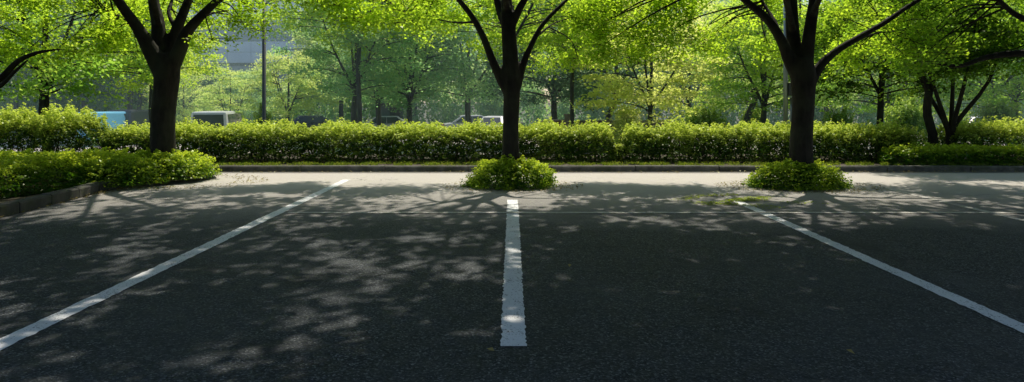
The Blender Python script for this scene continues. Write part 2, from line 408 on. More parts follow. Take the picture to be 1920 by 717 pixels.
def hedge(name, x0, x1, y0, y1, zb, zt, dens, L, mat, label, cat='hedge', group=None, endr=(.25, .25), lumps=.85, low=.72, bumps=.10):
    """long informal hedge; leaves crowd the top and thin out toward the stems"""
    t = empty(name, ((x0+x1)/2, (y0+y1)/2, zb), 0, label, cat, group)
    lx = x1-x0; ly = y1-y0; h = zt-zb
    area = lx*(ly+2*h)
    n = int(area*dens)
    x = rng.uniform(-lx/2, lx/2, n)
    s1 = Sines(lumps*1.6, 12, 1); s2 = Sines(.28, 12)
    lump = s1(x)                                             # single shrubs along the row
    # cross-section: superellipse half (front, top, back), parameter a
    a = rng.uniform(0, math.pi, n)
    ca, sa = np.cos(a), np.sin(a)
    pw = 3.2
    k = (np.abs(ca)**pw+np.abs(sa)**pw)**(-1/pw)
    bump = 1+bumps*lump*.5+bumps*s2(x, a*1.2)
    # taper at the row ends
    endf = np.clip(np.minimum((x+lx/2)/endr[0], (lx/2-x)/endr[1]), 0.02, 1)**.45
    dep = 1-np.abs(rng.normal(0, .13, n))
    r = k*bump*dep
    y = -ca*r*ly/2*endf; z = sa*r*h*endf
    zr = z/h
    # keep: thin lower part (twiggy), full above
    patch = s2(x*.8+7, a)
    keep = rng.uniform(0, 1, n) < np.clip(low+(zr-.15)*1.6+.22*patch, .12, 1)
    x, y, z, a, dep, zr, lump, patch = [q[keep] for q in (x, y, z, a, dep, zr, lump, patch)]
    n = len(x)
    P = np.column_stack([x, y, z])
    # stray shoots on top
    ns = int(lx*16); xs = rng.uniform(-lx/2+.1, lx/2-.1, ns)
    hs = h*(1+bumps*s1(xs)*.5)
    Ps = []
    for i in range(ns):
        hh = abs(rng.normal(0, .04)); yy = rng.uniform(-ly/2*.8, ly/2*.8); kk = rng.integers(3, 7)
        q = np.column_stack([np.full(kk, xs[i]), np.full(kk, yy), hs[i]*.97*(1-.25*abs(2*yy/ly)**3)+np.linspace(-.03, hh, kk)])+rng.normal(0, .02, (kk, 3)); Ps.append(q)
    Ps = np.vstack(Ps)
    N = np.column_stack([np.zeros(n), -np.cos(a), np.sin(a)])
    nn = N*.4+np.array([0, 0, .3])+SUNV*.5+rng.normal(0, .45, (n, 3))
    zs = np.clip((zr-.45)/.5, 0, 1); tint = .04+.66*zs*zs*(3-2*zs)+.2*np.sin(a)**6*zr+.07*lump+(dep-.92)*1.5+.13*patch+rng.normal(0, .13, n)  # lit top, dark foot and dark hollows painted into the leaf tint
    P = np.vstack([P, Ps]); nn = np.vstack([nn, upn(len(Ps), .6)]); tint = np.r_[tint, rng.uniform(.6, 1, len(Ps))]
    link('foliage', leaves_mesh('foliage', P, nn, L*rng.uniform(.6, 1.3, len(P)), tint), mat, t)
    m = MB()
    for i in range(int(lx*6)):
        xx = rng.uniform(-lx/2+.1, lx/2-.1); yy = rng.uniform(-ly*.32, ly*.32)
        p0 = np.array([xx, yy, -.03]); p1 = p0+np.array([rng.normal(0, .16), rng.normal(0, .16)+yy*.4, h*rng.uniform(.6, .92)])
        mid = (p0+p1)/2+rng.normal(0, .05, 3)
        m.tube(curve([p0, mid, p1], 6), np.linspace(.016, .006, 6), 5)
        if rng.uniform() < .7:
            p2 = mid+np.array([rng.normal(0, .2), rng.normal(0, .2), h*.35]); m.tube([mid, (mid+p2)/2, p2], [.009, .007, .004], 4)
    tag(m.build('stem', M['twig'], t), kind='stuff')
    return t

# ---------------------------------------------------------------- the verge hedge (four pieces) and low hedges
HX = lambda px, Y=16.8: (px-960)*Y/F
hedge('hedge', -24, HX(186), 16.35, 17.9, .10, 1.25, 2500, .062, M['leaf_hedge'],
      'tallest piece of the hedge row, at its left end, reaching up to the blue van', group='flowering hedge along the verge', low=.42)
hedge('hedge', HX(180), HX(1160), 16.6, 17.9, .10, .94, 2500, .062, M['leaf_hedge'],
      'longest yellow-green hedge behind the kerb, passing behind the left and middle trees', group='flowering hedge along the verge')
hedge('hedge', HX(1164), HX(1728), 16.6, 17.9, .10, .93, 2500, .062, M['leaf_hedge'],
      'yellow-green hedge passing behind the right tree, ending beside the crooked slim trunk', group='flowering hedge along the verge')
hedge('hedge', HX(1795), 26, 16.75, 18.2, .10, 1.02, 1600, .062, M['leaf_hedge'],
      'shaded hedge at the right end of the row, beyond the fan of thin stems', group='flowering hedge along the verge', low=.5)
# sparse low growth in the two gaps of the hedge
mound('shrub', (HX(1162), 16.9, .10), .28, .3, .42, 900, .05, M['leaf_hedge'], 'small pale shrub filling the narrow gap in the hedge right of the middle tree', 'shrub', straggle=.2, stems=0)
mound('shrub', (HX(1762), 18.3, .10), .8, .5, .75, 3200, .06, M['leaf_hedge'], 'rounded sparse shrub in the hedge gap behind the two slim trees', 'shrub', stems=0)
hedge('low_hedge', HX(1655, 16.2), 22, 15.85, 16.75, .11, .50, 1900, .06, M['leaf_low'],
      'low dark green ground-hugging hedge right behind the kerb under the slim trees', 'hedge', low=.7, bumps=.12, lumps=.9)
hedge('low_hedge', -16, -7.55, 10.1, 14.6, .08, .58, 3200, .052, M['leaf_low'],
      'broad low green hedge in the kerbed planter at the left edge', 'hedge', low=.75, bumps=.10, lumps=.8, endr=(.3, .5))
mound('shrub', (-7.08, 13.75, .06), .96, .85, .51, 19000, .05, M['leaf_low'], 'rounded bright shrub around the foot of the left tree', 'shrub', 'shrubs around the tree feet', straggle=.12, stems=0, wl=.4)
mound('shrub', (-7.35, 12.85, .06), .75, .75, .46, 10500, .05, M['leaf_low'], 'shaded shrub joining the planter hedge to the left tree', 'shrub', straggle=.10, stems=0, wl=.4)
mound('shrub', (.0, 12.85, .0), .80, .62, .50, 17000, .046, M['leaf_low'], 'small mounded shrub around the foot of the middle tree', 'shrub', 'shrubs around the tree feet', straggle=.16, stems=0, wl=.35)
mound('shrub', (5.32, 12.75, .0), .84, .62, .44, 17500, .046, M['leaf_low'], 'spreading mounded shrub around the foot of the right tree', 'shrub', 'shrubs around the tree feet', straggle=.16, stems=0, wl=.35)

# grass of the verge: blades nobody could count
n = 26000
x = rng.uniform(-7, 24, n); y = 15.64+np.abs(rng.normal(0, .5, n)); ok = y < 17
x, y = x[ok], y[ok]; g = Sines(.5, 10)(x, y) > -.4; x, y = x[g], y[g]
P = np.column_stack([x, y, .125+np.abs(rng.normal(0, .018, len(x)))])
N = np.column_stack([rng.normal(0, 1, (len(x), 2)), np.abs(rng.normal(0, .4, len(x)))])
tag(link('grass', leaves_mesh('grass', P, N, rng.uniform(.04, .09, len(x)), rng.uniform(0, 1, len(x)), aspect=.2), M['grass']), 'short ragged grass between the kerb and the hedge', 'grass', kind='stuff')
# moss and litter lying on the asphalt
n = 4200
x = rng.normal(3.62, .55, n); y = rng.normal(10.95, .45, n)
g = Sines(.5, 12)(x*.6, y)-((x-3.6)/.95)**2-((y-10.95)/.8)**2+.25+rng.normal(0, .35, n) > 0; x, y = x[g], y[g]
tag(link('moss', leaves_mesh('moss', np.column_stack([x, y, rng.uniform(.012, .02, len(x))]), upn(len(x), .08), rng.uniform(.02, .05, len(x)), rng.uniform(0, 1, len(x)), aspect=.8, fold=.02), M['moss']), 'yellow-green moss spread over the worn bay line', 'moss', kind='stuff')
pts = []
for (cx, cy, rx, ry, m) in ((0, 12.85, 1.1, .8, 420), (5.35, 12.75, 1.25, .8, 520), (-6.6, 13.5, 1.4, 1.1, 700)):
    a = rng.uniform(0, 6.28, m); r = rng.uniform(.8, 1.25, m); pts.append(np.column_stack([cx+np.cos(a)*rx*r, cy+np.sin(a)*ry*r]))
ym = rng.uniform(9, 12.6, 350); pts.append(np.column_stack([-7.2+np.abs(rng.normal(0, .12, 350)), ym]))
pts.append(np.column_stack([rng.uniform(-6.5, 14, 420), 15.44-np.abs(rng.normal(0, .14, 420))]))
p = np.vstack(pts)
tag(link('leaf_litter', leaves_mesh('leaf_litter', np.column_stack([p, rng.uniform(.012, .03, len(p))]), upn(len(p), .25), rng.uniform(.025, .055, len(p)), rng.uniform(0, 1, len(p))), M['litter']), 'dry leaves and crumbs gathered along the planting edges', 'leaf litter', kind='stuff')
for px, py, lab in ((1595, 663, 'single dry leaf on the dark empty asphalt of the right bay'), (920, 659, 'tiny pale leaf beside the near end of the middle bay line'), (1068, 500, 'small tan leaf on the asphalt right of the middle bay line')):
    X, Y = gnd(px, py)
    tag(link('fallen_leaf', leaves_mesh('fallen_leaf', np.array([[0, 0, .012]]), np.array([[.1, -.3, 1.]]), .055, np.array([.9])), M['litter']), lab, 'leaf').location = (X, Y, .0)

# ---------------------------------------------------------------- front trees
def zlow(X):
    return np.interp(X, [-14, -11, -9, -7, -5.6, -5.0, -4.5, -3.5, -1, .5, 1.4, 2.6, 3.3, 3.7, 4.6, 6, 8, 11, 14],
                     [2.4, 2.4, 2.5, 2.55, 2.6, 3.5, 3.7, 3.1, 2.85, 2.7, 2.3, 2.35, 2.75, 2.6, 2.3, 2.35, 2.2, 2.0, 2.0])
edge_noise = Sines(1.6, 12); gap_noise = Sines(1.5, 14)
def canopy_sprays(cx, n, xr, curtain=.19):
    out = []; nc = 0
    while len(out) < n:
        front = len(out) < n*curtain
        X = cx+rng.uniform(-3.9, 3.9) if front else cx+rng.normal(0, xr*.62)
        if abs(X-cx) > xr: continue           # the sunlit far face of the crown comes first
        Y = rng.uniform(13.0, 18.5) if front else rng.uniform(2.5, 19.5)
        zl = 1.6+(float(zlow(X))-1.6)*Y/13
        if not front: zl = max(zl, 1.6+.155*Y+(1.0 if Y < 11.5 else .6 if Y < 14.2 else -.2))
        zt = 9.2-((X-cx)/xr)**2*2.2-((Y-11)/9)**2*2
        if front: zt = 1.6+.155*Y+.6
        if zt < zl: continue
        z = zl+(zt-zl)*rng.uniform(0, 1)**(1.2 if front else 1.4)
        xs, ys = X-KX*z, Y-KY*z
        lim = 12.35+.35*float(edge_noise(np.array(xs), np.array(0.)))+(2.6 if xs > 8.2 else 0)+(1.3 if xs < -7.3 else 0)  # crown cut along its ground shadow, shaped to shade bays and planter
        if front: lim += .25
        if ys > lim or ys < .5: continue
        if front and abs(X-cx) < 1.3 and Y < 14.6: continue
        if not front:  # unseen upper sprays thinned by shadow position to shape the ground dapples
            if ys > lim-1.7: continue
            if float(gap_noise(np.array(xs), np.array(ys))) > (.35 if (-6 < xs < .4 and ys > 4) or ys > 8.6 else .6): continue
            if -6 < xs < .7 and 5.4 < ys < 11 and rng.uniform() < .34: continue
            if ((xs+1.2)/1.5)**2+((ys-7.5)/1.2)**2 < 1 and rng.uniform() < .5: continue
            if xs > .8 and 8.4 < ys < 11.5 and rng.uniform() < .35: continue
        if front and ys < lim-.9: continue
        out.append((X, Y, z))
    return np.array(out)

def make_front_tree(name, Y, base, limbs, crown_n, xr, label, cat='tree', leaf='leaf_front', group=None, extra=(), seed=0, sprays=None):
    """base: (px, width px) rows of the trunk; limbs: rows of (px, py, dY, radius m)"""
    X0 = base
    root = empty(name, (X0, Y, 0), 0, label, cat, group)
    off = np.array([X0, Y, 0])
    m = MB(); lines = []
    for lb in limbs:
        P = np.array([[*(at(px, py, Y+dY)-off), r] for px, py, dY, r in lb])
        C = curve(P, max(10, 5*len(lb)))
        C[:, :2] += .018*np.column_stack([np.sin(C[:, 2]*3.1+seed), np.cos(C[:, 2]*2.7+seed)])
        m.tube(C[:, :3], np.maximum(C[:, 3], .012), 12); lines.append(C)
    me = m.mesh('t'); tmp = link('tmp', me, None)
    md = tmp.modifiers.new('r', 'REMESH'); md.mode = 'VOXEL'; md.voxel_size = .028
    ms = tmp.modifiers.new('s', 'SMOOTH'); ms.iterations = 5; ms.factor = .5
    dg = bpy.context.evaluated_depsgraph_get(); dg.update()
    tm = bpy.data.meshes.new_from_object(tmp.evaluated_get(dg)); tm.name = 'trunk'
    bpy.data.objects.remove(tmp); 
    link('trunk', tm, M['bark'], root, True)
    # sprays and the thin branches that carry them
    sp = canopy_sprays(X0, crown_n, xr) if sprays is None else sprays
    allp = np.vstack([c for c in lines]); allp = allp[allp[:, 2] > 2.9]
    b = MB(); PP, NN, LL, TT = [], [], [], []
    for s in sp:
        q = s-off
        d = np.linalg.norm(allp[:, :3]-q, axis=1)+(.9*np.maximum(0, q[2]-allp[:, 2]+.1) if q[2] < 4.2 else .8*np.maximum(0, allp[:, 2]-q[2]+.2))
        j = int(np.argmin(d)); p0 = allp[j, :3]
        dd = np.linalg.norm(q-p0)
        r0 = min(allp[j, 3]*.55, .012+.006*dd)
        midp = p0*.5+q*.5+np.array([0, 0, .13*dd])*rng.uniform(.2, 1)+rng.normal(0, .06*dd**.5, 3)
        conn = dd > .2 and (dd < 1.7 or rng.uniform() < .3)
        if conn: b.tube(curve([p0, midp, q], 8), np.linspace(r0, .006, 8), 5)
        near = (s[2] < 1.6+.165*s[1]+1.1) and s[1] > 9.0
        if near:
            k = int(rng.uniform(120, 250)); rad = rng.uniform(.35, .72); L = .073; th = .11
        else:
            k = int(rng.uniform(50, 98)); rad = rng.uniform(.55, 1.0); L = .19; th = .2
        # a spray: several flat twigs fanning out
        nt_ = 7; tw = rng.uniform(0, 6.28, nt_)
        ti = rng.integers(0, nt_, k); rr = rad*np.sqrt(rng.uniform(0, 1, k))
        ang = tw[ti]+rng.normal(0, .24, k)
        pts = np.column_stack([np.cos(ang)*rr, np.sin(ang)*rr, rng.normal(0, th, k)-.16*rr*rr/rad])
        PP.append(q+pts)
        NN.append(sunn(k, .42)); LL.append(L*rng.uniform(.6, 1.25, k)); TT.append(np.clip((rng.normal(.86, .14) if near else .12)+rng.normal(0, .2 if near else .08, k), 0, 1))  # in-view leaves painted bright; unseen upper ones dark, to deepen ground shade
        if near and conn:
            for a in tw[:4]:
                e = q+np.array([math.cos(a), math.sin(a), -.1])*rad*.8
                b.tube([q, (q+e)/2+np.array([0, 0, .03]), e], [.006, .0045, .003], 4)
    b.build('branch', M['bark'], root)
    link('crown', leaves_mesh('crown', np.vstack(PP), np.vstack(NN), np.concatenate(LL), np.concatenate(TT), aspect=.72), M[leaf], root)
    return root

YL, YC, YR = 13.9, 12.95, 12.85
NS = 450
make_front_tree('tree', YL, at(306, 300, YL)[0], [
    [(306, 352, 0, .285), (306, 318, 0, .255), (307, 250, 0, .238), (309, 180, 0, .235), (311, 130, 0, .25), (311, 100, 0, .2)],
    [(304, 145, 0, .17), (286, 104, -.1, .165), (262, 55, -.25, .12), (238, 22, -.45, .10), (205, -20, -.8, .085), (150, -70, -1.4, .06), (95, -130, -2, .03)],
    [(310, 140, 0, .15), (299, 90, .1, .15), (299, 45, .2, .135), (288, 0, .3, .11), (275, -90, .5, .09), (262, -200, .6, .05), (250, -290, .6, .02)],
    [(312, 130, 0, .14), (322, 90, .2, .135), (336, 50, .3, .11), (352, 5, .4, .09), (368, -60, .5, .075), (390, -180, 1, .04), (400, -260, 1.2, .02)],
    [(316, 135, 0, .16), (336, 95, -.1, .145), (352, 62, -.2, .115), (380, 30, -.3, .09), (415, -4, -.5, .075), (470, -50, -.9, .055), (530, -100, -1.4, .025)],
    [(334, 60, .2, .05), (318, 25, .5, .045), (322, 0, .9, .04), (330, -70, 1.7, .025)],
    [(372, 38, -.3, .05), (400, 25, .4, .035), (450, 18, 1.1, .022), (490, 14, 1.7, .012)],
    [(280, 90, -.1, .06), (240, 40, 1.2, .045), (180, 15, 2.4, .03), (130, 10, 3.2, .015)],
    [(300, 50, .2, .07), (280, -40, -1.6, .06), (270, -140, -4, .035), (260, -200, -5.5, .015)],
    [(352, 5, .4, .06), (380, -60, -1.6, .05), (420, -170, -4.2, .03), (440, -230, -5.6, .015)],
], NS, 5.0, 'stout dark tree with four spreading boughs rising from the left planter', group='row of shade trees', seed=1)
make_front_tree('tree', YC, 0.0, [
    [(959, 352, 0, .20), (959, 310, 0, .178), (959, 250, 0, .155), (958, 190, 0, .16), (957, 150, 0, .17), (957, 95, 0, .15), (955, 50, 0, .14), (950, 10, 0, .115), (944, -50, .2, .09), (936, -170, .4, .055), (930, -290, .5, .02)],
    [(955, 180, 0, .10), (938, 150, 0, .095), (922, 110, -.1, .078), (908, 70, -.2, .068), (888, 34, -.3, .06), (860, 0, -.5, .052), (815, -50, -1, .04), (760, -110, -1.6, .018)],
    [(967, 165, 0, .09), (980, 122, .1, .072), (996, 88, .15, .06), (1018, 48, .3, .05), (1052, 10, .5, .042), (1100, -35, .9, .032), (1170, -90, 1.4, .014)],
    [(955, 60, 0, .10), (938, 20, .2, .085), (928, -10, .3, .07), (905, -90, .8, .045), (890, -160, 1.2, .02)],
    [(958, 55, 0, .09), (975, 15, -.2, .075), (990, -15, -.4, .06), (1020, -100, -1.2, .04), (1050, -180, -2, .018)],
    [(895, 42, -.3, .035), (850, 42, .5, .028), (800, 32, 1.2, .02), (740, 20, 2.0, .012)],
    [(1006, 70, .2, .035), (1045, 42, .9, .026), (1100, 28, 1.7, .018), (1160, 24, 2.4, .01)],
    [(952, 20, 0, .07), (935, -60, -1.8, .055), (920, -150, -4.2, .03), (905, -210, -5.8, .014)],
    [(985, -8, -.3, .05), (1010, -90, -2.4, .04), (1030, -170, -4.6, .025), (1045, -220, -6, .012)],
], NS, 5.0, 'slim dark tree rising from the small shrub at the head of the middle line', group='row of shade trees', seed=2)
make_front_tree('tree', YR, at(1505, 300, YR)[0], [
    [(1504, 352, 0, .245), (1504, 312, 0, .225), (1504, 250, 0, .205), (1505, 190, 0, .205), (1505, 145, 0, .23), (1504, 110, 0, .2)],
    [(1498, 150, 0, .14), (1481, 112, 0, .125), (1468, 80, -.1, .10), (1444, 42, -.2, .085), (1405, 8, -.4, .07), (1345, -40, -.8, .05), (1280, -90, -1.3, .022)],
    [(1500, 140, 0, .14), (1492, 95, .15, .135), (1486, 50, .25, .125), (1482, 0, .35, .115), (1476, -80, .5, .09), (1468, -200, .8, .05), (1462, -290, .9, .02)],
    [(1509, 140, 0, .13), (1515, 95, -.05, .125), (1520, 50, -.1, .112), (1526, 0, -.15, .10), (1536, -80, -.2, .08), (1556, -200, -.6, .04), (1566, -270, -.8, .02)],
    [(1512, 170, 0, .12), (1532, 132, .05, .095), (1564, 100, .1, .075), (1612, 70, .2, .062), (1660, 42, .35, .055), (1715, 4, .5, .048), (1790, -35, .7, .035), (1880, -80, 1, .015)],
    [(1470, 84, -.1, .05), (1452, 40, .4, .045), (1430, 5, .8, .036), (1400, -60, 1.3, .02)],
    [(1600, 76, .2, .035), (1650, 62, 1.0, .026), (1710, 55, 1.8, .018), (1770, 60, 2.5, .01)],
    [(1488, 60, .25, .07), (1465, -40, -1.8, .055), (1450, -150, -4.2, .03), (1440, -210, -5.8, .014)],
    [(1522, 30, -.1, .06), (1560, -60, -2.2, .048), (1610, -160, -4.6, .028), (1640, -215, -6, .013)],
], NS, 5.0, 'sturdy dark tree with a long bough reaching right above a spreading shrub', group='row of shade trees', seed=3)
# neighbours of the row whose boughs reach into the picture from both sides
make_front_tree('tree', 13.8, -12.6, [
    [(-200, 352, 0, .24), (-200, 300, 0, .2), (-190, 230, 0, .18), (-150, 190, 0, .17)],
    [(-150, 195, 0, .15), (-70, 182, 0, .10), (0, 150, .1, .075), (35, 116, .2, .06), (72, 99, .3, .045), (120, 92, .5, .02)],
    [(-60, 184, 0, .07), (0, 163, -.1, .05), (30, 135, -.1, .04), (55, 112, .0, .028)],
    [(-170, 200, 0, .14), (-190, 120, 0, .12), (-180, 0, .2, .09), (-150, -150, .5, .05), (-140, -260, .5, .02)],
    [(-180, 100, 0, .08), (-120, 0, -1.5, .06), (-60, -120, -4, .03), (-40, -180, -5, .015)],
], 330, 4.6, 'leaning double bough entering at the left edge from a tree outside', group='row of shade trees', seed=4)
make_front_tree('tree', 13.2, 11.6, [
    [(2085, 352, 0, .26), (2085, 300, 0, .22), (2080, 200, 0, .2), (2075, 140, 0, .19)],
    [(2078, 160, 0, .14), (2000, 110, 0, .09), (1920, 100, .1, .075), (1850, 108, .2, .06), (1800, 124, .3, .045), (1745, 119, .5, .022)],
    [(2076, 130, 0, .13), (2010, 70, -.2, .09), (1920, 36, -.4, .062), (1880, 8, -.5, .05), (1840, -40, -.8, .03)],
    [(2078, 140, 0, .15), (2085, 0, .3, .11), (2090, -150, .6, .05), (2095, -260, .6, .02)],
    [(2080, 60, .1, .09), (2010, -40, -1.8, .06), (1960, -140, -4.2, .03), (1930, -190, -5.5, .015)],
], 470, 5.2, 'wavy dark bough entering at the right edge from a tree outside', leaf='leaf_right', group='row of shade trees', seed=5)

# ---------------------------------------------------------------- background trees
def tree_meshes(seed, H, rx, hb, n_cl, per, L, flat=.45, fork=3, lean=0, tr=.16, clr=1.0, slim=1, fz=None, wob=.03):
    """one kind of background tree: (trunk mesh, crown mesh). H total height, hb lowest foliage"""
    global rng
    keep = rng; rng = np.random.default_rng(1000+seed)
    m = MB(); zc = (H+hb)/2; rz = (H-hb)/2
    cl = []
    while len(cl) < n_cl:
        d = rng.normal(size=3); d /= np.linalg.norm(d); r = rng.uniform(.35, 1)**.6
        p = np.array([d[0]*rx*r, d[1]*rx*r, zc+d[2]*rz*r])
        w = 1.05-.35*((p[2]-zc)/rz)
        p[:2] *= w; cl.append(p)
    cl = np.array(cl)
    fz = hb+(H-hb)*.06+.2 if fz is None else fz
    top = np.array([lean, 0, fz])
    m.tube(curve([[0, 0, -.1], [lean*.25+wob, .03, fz*.35], [lean*.6-wob, -.03, fz*.7], top], 9), np.array([1.35, 1.08, 1, .96, .93, .9, .88, .86, .84])*tr, 9)
    ends = []
    for i in range(fork):
        a = 2*math.pi*i/fork+rng.uniform(-.4, .4); e = np.array([math.cos(a)*rx*.55+lean, math.sin(a)*rx*.55, H-rz*rng.uniform(.35, .7)])
        mid = top*.5+e*.5+np.array([math.cos(a), math.sin(a), 0])*rng.uniform(-.1, .35)
        C = curve([top-np.array([0, 0, .15]), top+np.array([math.cos(a)*.12, math.sin(a)*.12, .35]), mid, e], 12); m.tube(C, np.linspace(tr*.68, tr*.12, 12), 7); ends.append(C)
    if slim:
        C = curve([top-np.array([0, 0, .2]), top+np.array([.05, 0, (H-fz)*.5]), [lean*.8, 0, H-.4]], 12); m.tube(C, np.linspace(tr*.75, tr*.1, 12), 7); ends.append(C)
    ends = np.vstack(ends)
    for p in cl[::2]:
        dist = np.linalg.norm(ends-p, axis=1)+1.0*np.maximum(0, ends[:, 2]-p[2]+.2); q = ends[int(np.argmin(dist))]
        m.tube(curve([q, (q+p)/2+np.array([0, 0, .15]), p], 6), np.linspace(tr*.22, .01, 6), 5)
    PP, NN, TT, LL = [], [], [], []
    for p in cl:
        k = int(per*.52*rng.uniform(.6, 1.4)); rad = clr*.8*rng.uniform(.6, 1.25)
        d = rng.normal(0, .48, (k, 3))*np.array([rad, rad, rad*flat]); d[:, 2] -= .12*(d[:, 0]**2+d[:, 1]**2)/rad
        PP.append(p+d); NN.append(sunn(k, .5)); LL.append(L*rng.uniform(.6, 1.3, k))
        TT.append(rng.normal(.45, .15)+.25*(p[2]-zc)/rz+rng.normal(0, .2, k))
    tm = m.mesh('trunk'); tm.polygons.foreach_set('use_smooth', np.ones(len(tm.polygons), bool))
    cm = leaves_mesh('crown', np.vstack(PP), np.vstack(NN), np.concatenate(LL), np.concatenate(TT), aspect=.75)
    rng = keep
    return tm, cm
KIND = {
    'forked': tree_meshes(1, 9.5, 3.4, 2.3, 120, 230, .15, .42, 3, .15, .17),
    'round': tree_meshes(2, 9.0, 3.8, 1.9, 150, 230, .15, .5, 4, -.1, .19),
    'layered': tree_meshes(3, 7.2, 2.7, 1.5, 85, 210, .13, .22, 3, .05, .10, .95),
    'tall': tree_meshes(4, 13, 4.2, 2.2, 190, 220, .18, .5, 4, 0, .22, 1.2),
    'lean': tree_meshes(5, 7.6, 2.9, 1.9, 90, 210, .13, .35, 2, .7, .15, .95),
    'high': tree_meshes(8, 9.6, 3.5, 4.0, 120, 230, .13, .4, 4, .05, .105),
    'fan': tree_meshes(6, 4.6, 1.9, 1.95, 50, 300, .095, .3, 5, .03, .125, .7, 0, .62, .01),
    'crooked': tree_meshes(7, 4.5, 1.6, 2.0, 40, 300, .095, .3, 2, -.05, .115, .7, 0, 1.75, .09),
}
def bare_base(px, Y): return (px-960)*Y/F
mesh_var = {}
def bg_tree(kind, px, Y, sc, rz, leaf, label, group, z=None, bark_='bark_far', sz=None):
    tm, cm = KIND[kind]
    z = tz(0, Y)-.02 if z is None else z
    key = (kind, leaf, bark_)
    if key not in mesh_var:
        a, b = tm.copy(), cm.copy(); a.materials.clear(); a.materials.append(M[bark_]); b.materials.clear(); b.materials.append(M[leaf]); mesh_var[key] = (a, b)
    a, b = mesh_var[key]
    t = empty('tree', (bare_base(px, Y), Y, z), rz, label, 'tree', group); t.rotation_euler[2] = ((rz*1.7) % 1.2)-.6; t.scale = (sc, sc, sc if sz is None else sz)
    link('trunk', a, None, t); link('crown', b, None, t)
    return t
G1 = 'trees beyond the hedge'
BG = [
 # kind, px, Y, scale, rot, leaf, label
 ('round', 88, 23, .95, .3, 'leaf_mid', 'dark upright trunk under bright leaves behind the tall left hedge, near the leaning bough'),
 ('round', 162, 41, 1.0, 1.1, 'leaf_dark', 'dark teal bushy tree left of the blue van'),
 ('forked', 243, 43, 1.05, 2.2, 'leaf_dark', 'dark tree straight above the blue van, its stem beside a twin stem'),
 ('tall', 262, 47, .8, .2, 'leaf_dark', 'tall dark tree with a twin stem just left of the stout left tree'),
 ('round', 345, 40, .52, .9, 'leaf_fresh', 'small light green tree between the stout left tree and the white van'),
 ('layered', 430, 34, .58, 1.9, 'leaf_fresh', 'low bushy green tree behind the white van, below the building'),
 ('round', 452, 46, .52, 2.9, 'leaf_teal', 'rounded hazy green tree just left of the tall lamp post'),
 ('forked', 537, 36, .56, .5, 'leaf_fresh', 'fresh green tree on a straight thin trunk right of the lamp post'),
 ('tall', 640, 47, .80, 1.3, 'leaf_fresh', 'tall pale green tree rising right of the building'),
 ('forked', 662, 32, .92, 0.15, 'leaf_teal', 'tree with a Y-shaped stem midway between lamp post and middle tree'),
 ('round', 712, 40, .95, 2.0, 'leaf_teal', 'hazy green tree beside the grey shed'),
 ('tall', 768, 36, .75, 2.7, 'leaf_teal', 'tree with paired straight stems right of the grey shed'),
 ('round', 880, 38, .98, .8, 'leaf_teal', 'broad hazy tree just left of the middle trunk'),
 ('round', 1042, 36, .95, 1.7, 'leaf_dark', 'dark green tree right of the middle trunk behind the reddish wall'),
 ('lean', 1128, 33, 1.0, 3.6, 'leaf_dark', 'dark tree with a slanting stem by the low railing'),
 ('layered', 1217, 24.5, .98, .4, 'leaf_yellow', 'sunlit yellow-green tree with flat tiers and a slender straight stem'),
 ('layered', 1290, 33, 1.05, 2.4, 'leaf_yellow', 'bright yellow-green tree behind and right of the tiered one'),
 ('lean', 1385, 31, 1.0, 2.9, 'leaf_fresh', 'broad-stemmed tree with a slanting side stem behind the clipped bush'),
 ('forked', 1428, 26, .72, .5, 'leaf_mid', 'green tree with a curved forked stem just left of the steel pole'),
 ('round', 1552, 38, .9, 1.2, 'leaf_fresh', 'pale tree with short twin stems right of the sturdy right tree'),
 ('forked', 1648, 20.5, .62, 2.75, 'leaf_right', 'dark Y-forked tree behind the right part of the hedge'),
 ('round', 1668, 30, .8, .1, 'leaf_mid', 'tree whose trunk stands just behind the Y-forked one'),
 ('lean', 1830, 29, .9, 1.0, 'leaf_mid', 'green tree behind the fan of thin stems at the right'),
 ('round', 1908, 31, .95, 2.3, 'leaf_mid', 'tree with a thick trunk at the right edge of the picture'),
 ('high', 958, 24.5, .95, .1, 'leaf_lit', 'bright backlit tree with a high crown directly behind the middle trunk'),  # high crowns added to fill the canopy gaps with brightness
 ('high', 1072, 27, .85, .5, 'leaf_lit', 'bright high-crowned tree between the middle trunk and the tiered yellow-green tree'),
 ('high', 1496, 25, .82, .3, 'leaf_lit', 'bright high-crowned tree directly behind the sturdy right trunk'),
 ('high', 672, 30, 1.1, .8, 'leaf_lit', 'bright tall tree whose crown closes the gap between lamp post and middle tree'),
 ('high', 282, 25, .66, .6, 'leaf_lit', 'bright high-crowned tree directly behind the stout left trunk'),
 ('tall', 30, 48, .85, .7, 'leaf_fresh', 'pale tree in the background at the far left edge'),
]
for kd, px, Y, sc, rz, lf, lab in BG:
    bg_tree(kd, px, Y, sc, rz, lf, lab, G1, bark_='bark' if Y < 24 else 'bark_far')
bg_tree('crooked', 1745, 17.4, 1.0, .4, 'leaf_right', 'slim crooked dark trunk in the gap at the right end of the hedge', 'slim trees by the hedge gap', z=.08, bark_='bark')
bg_tree('fan', 1780, 17.3, 1.0, .9, 'leaf_right', 'dark tree with a fan of thin stems right of the crooked trunk', 'slim trees by the hedge gap', z=.08, bark_='bark')
r2 = random.Random(3)
for i in range(30):
    px = -260+i*78+r2.uniform(-25, 25); Y = r2.uniform(52, 74)
    if 360 < px < 560: Y = 95; 
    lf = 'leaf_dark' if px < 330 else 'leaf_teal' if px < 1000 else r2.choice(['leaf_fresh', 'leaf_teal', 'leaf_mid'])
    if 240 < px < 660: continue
    bg_tree('tall', px, Y, r2.uniform(.95, 1.25), r2.uniform(0, 6.28), lf, 'tall distant tree in the solid row closing the view', 'distant trees closing the view')

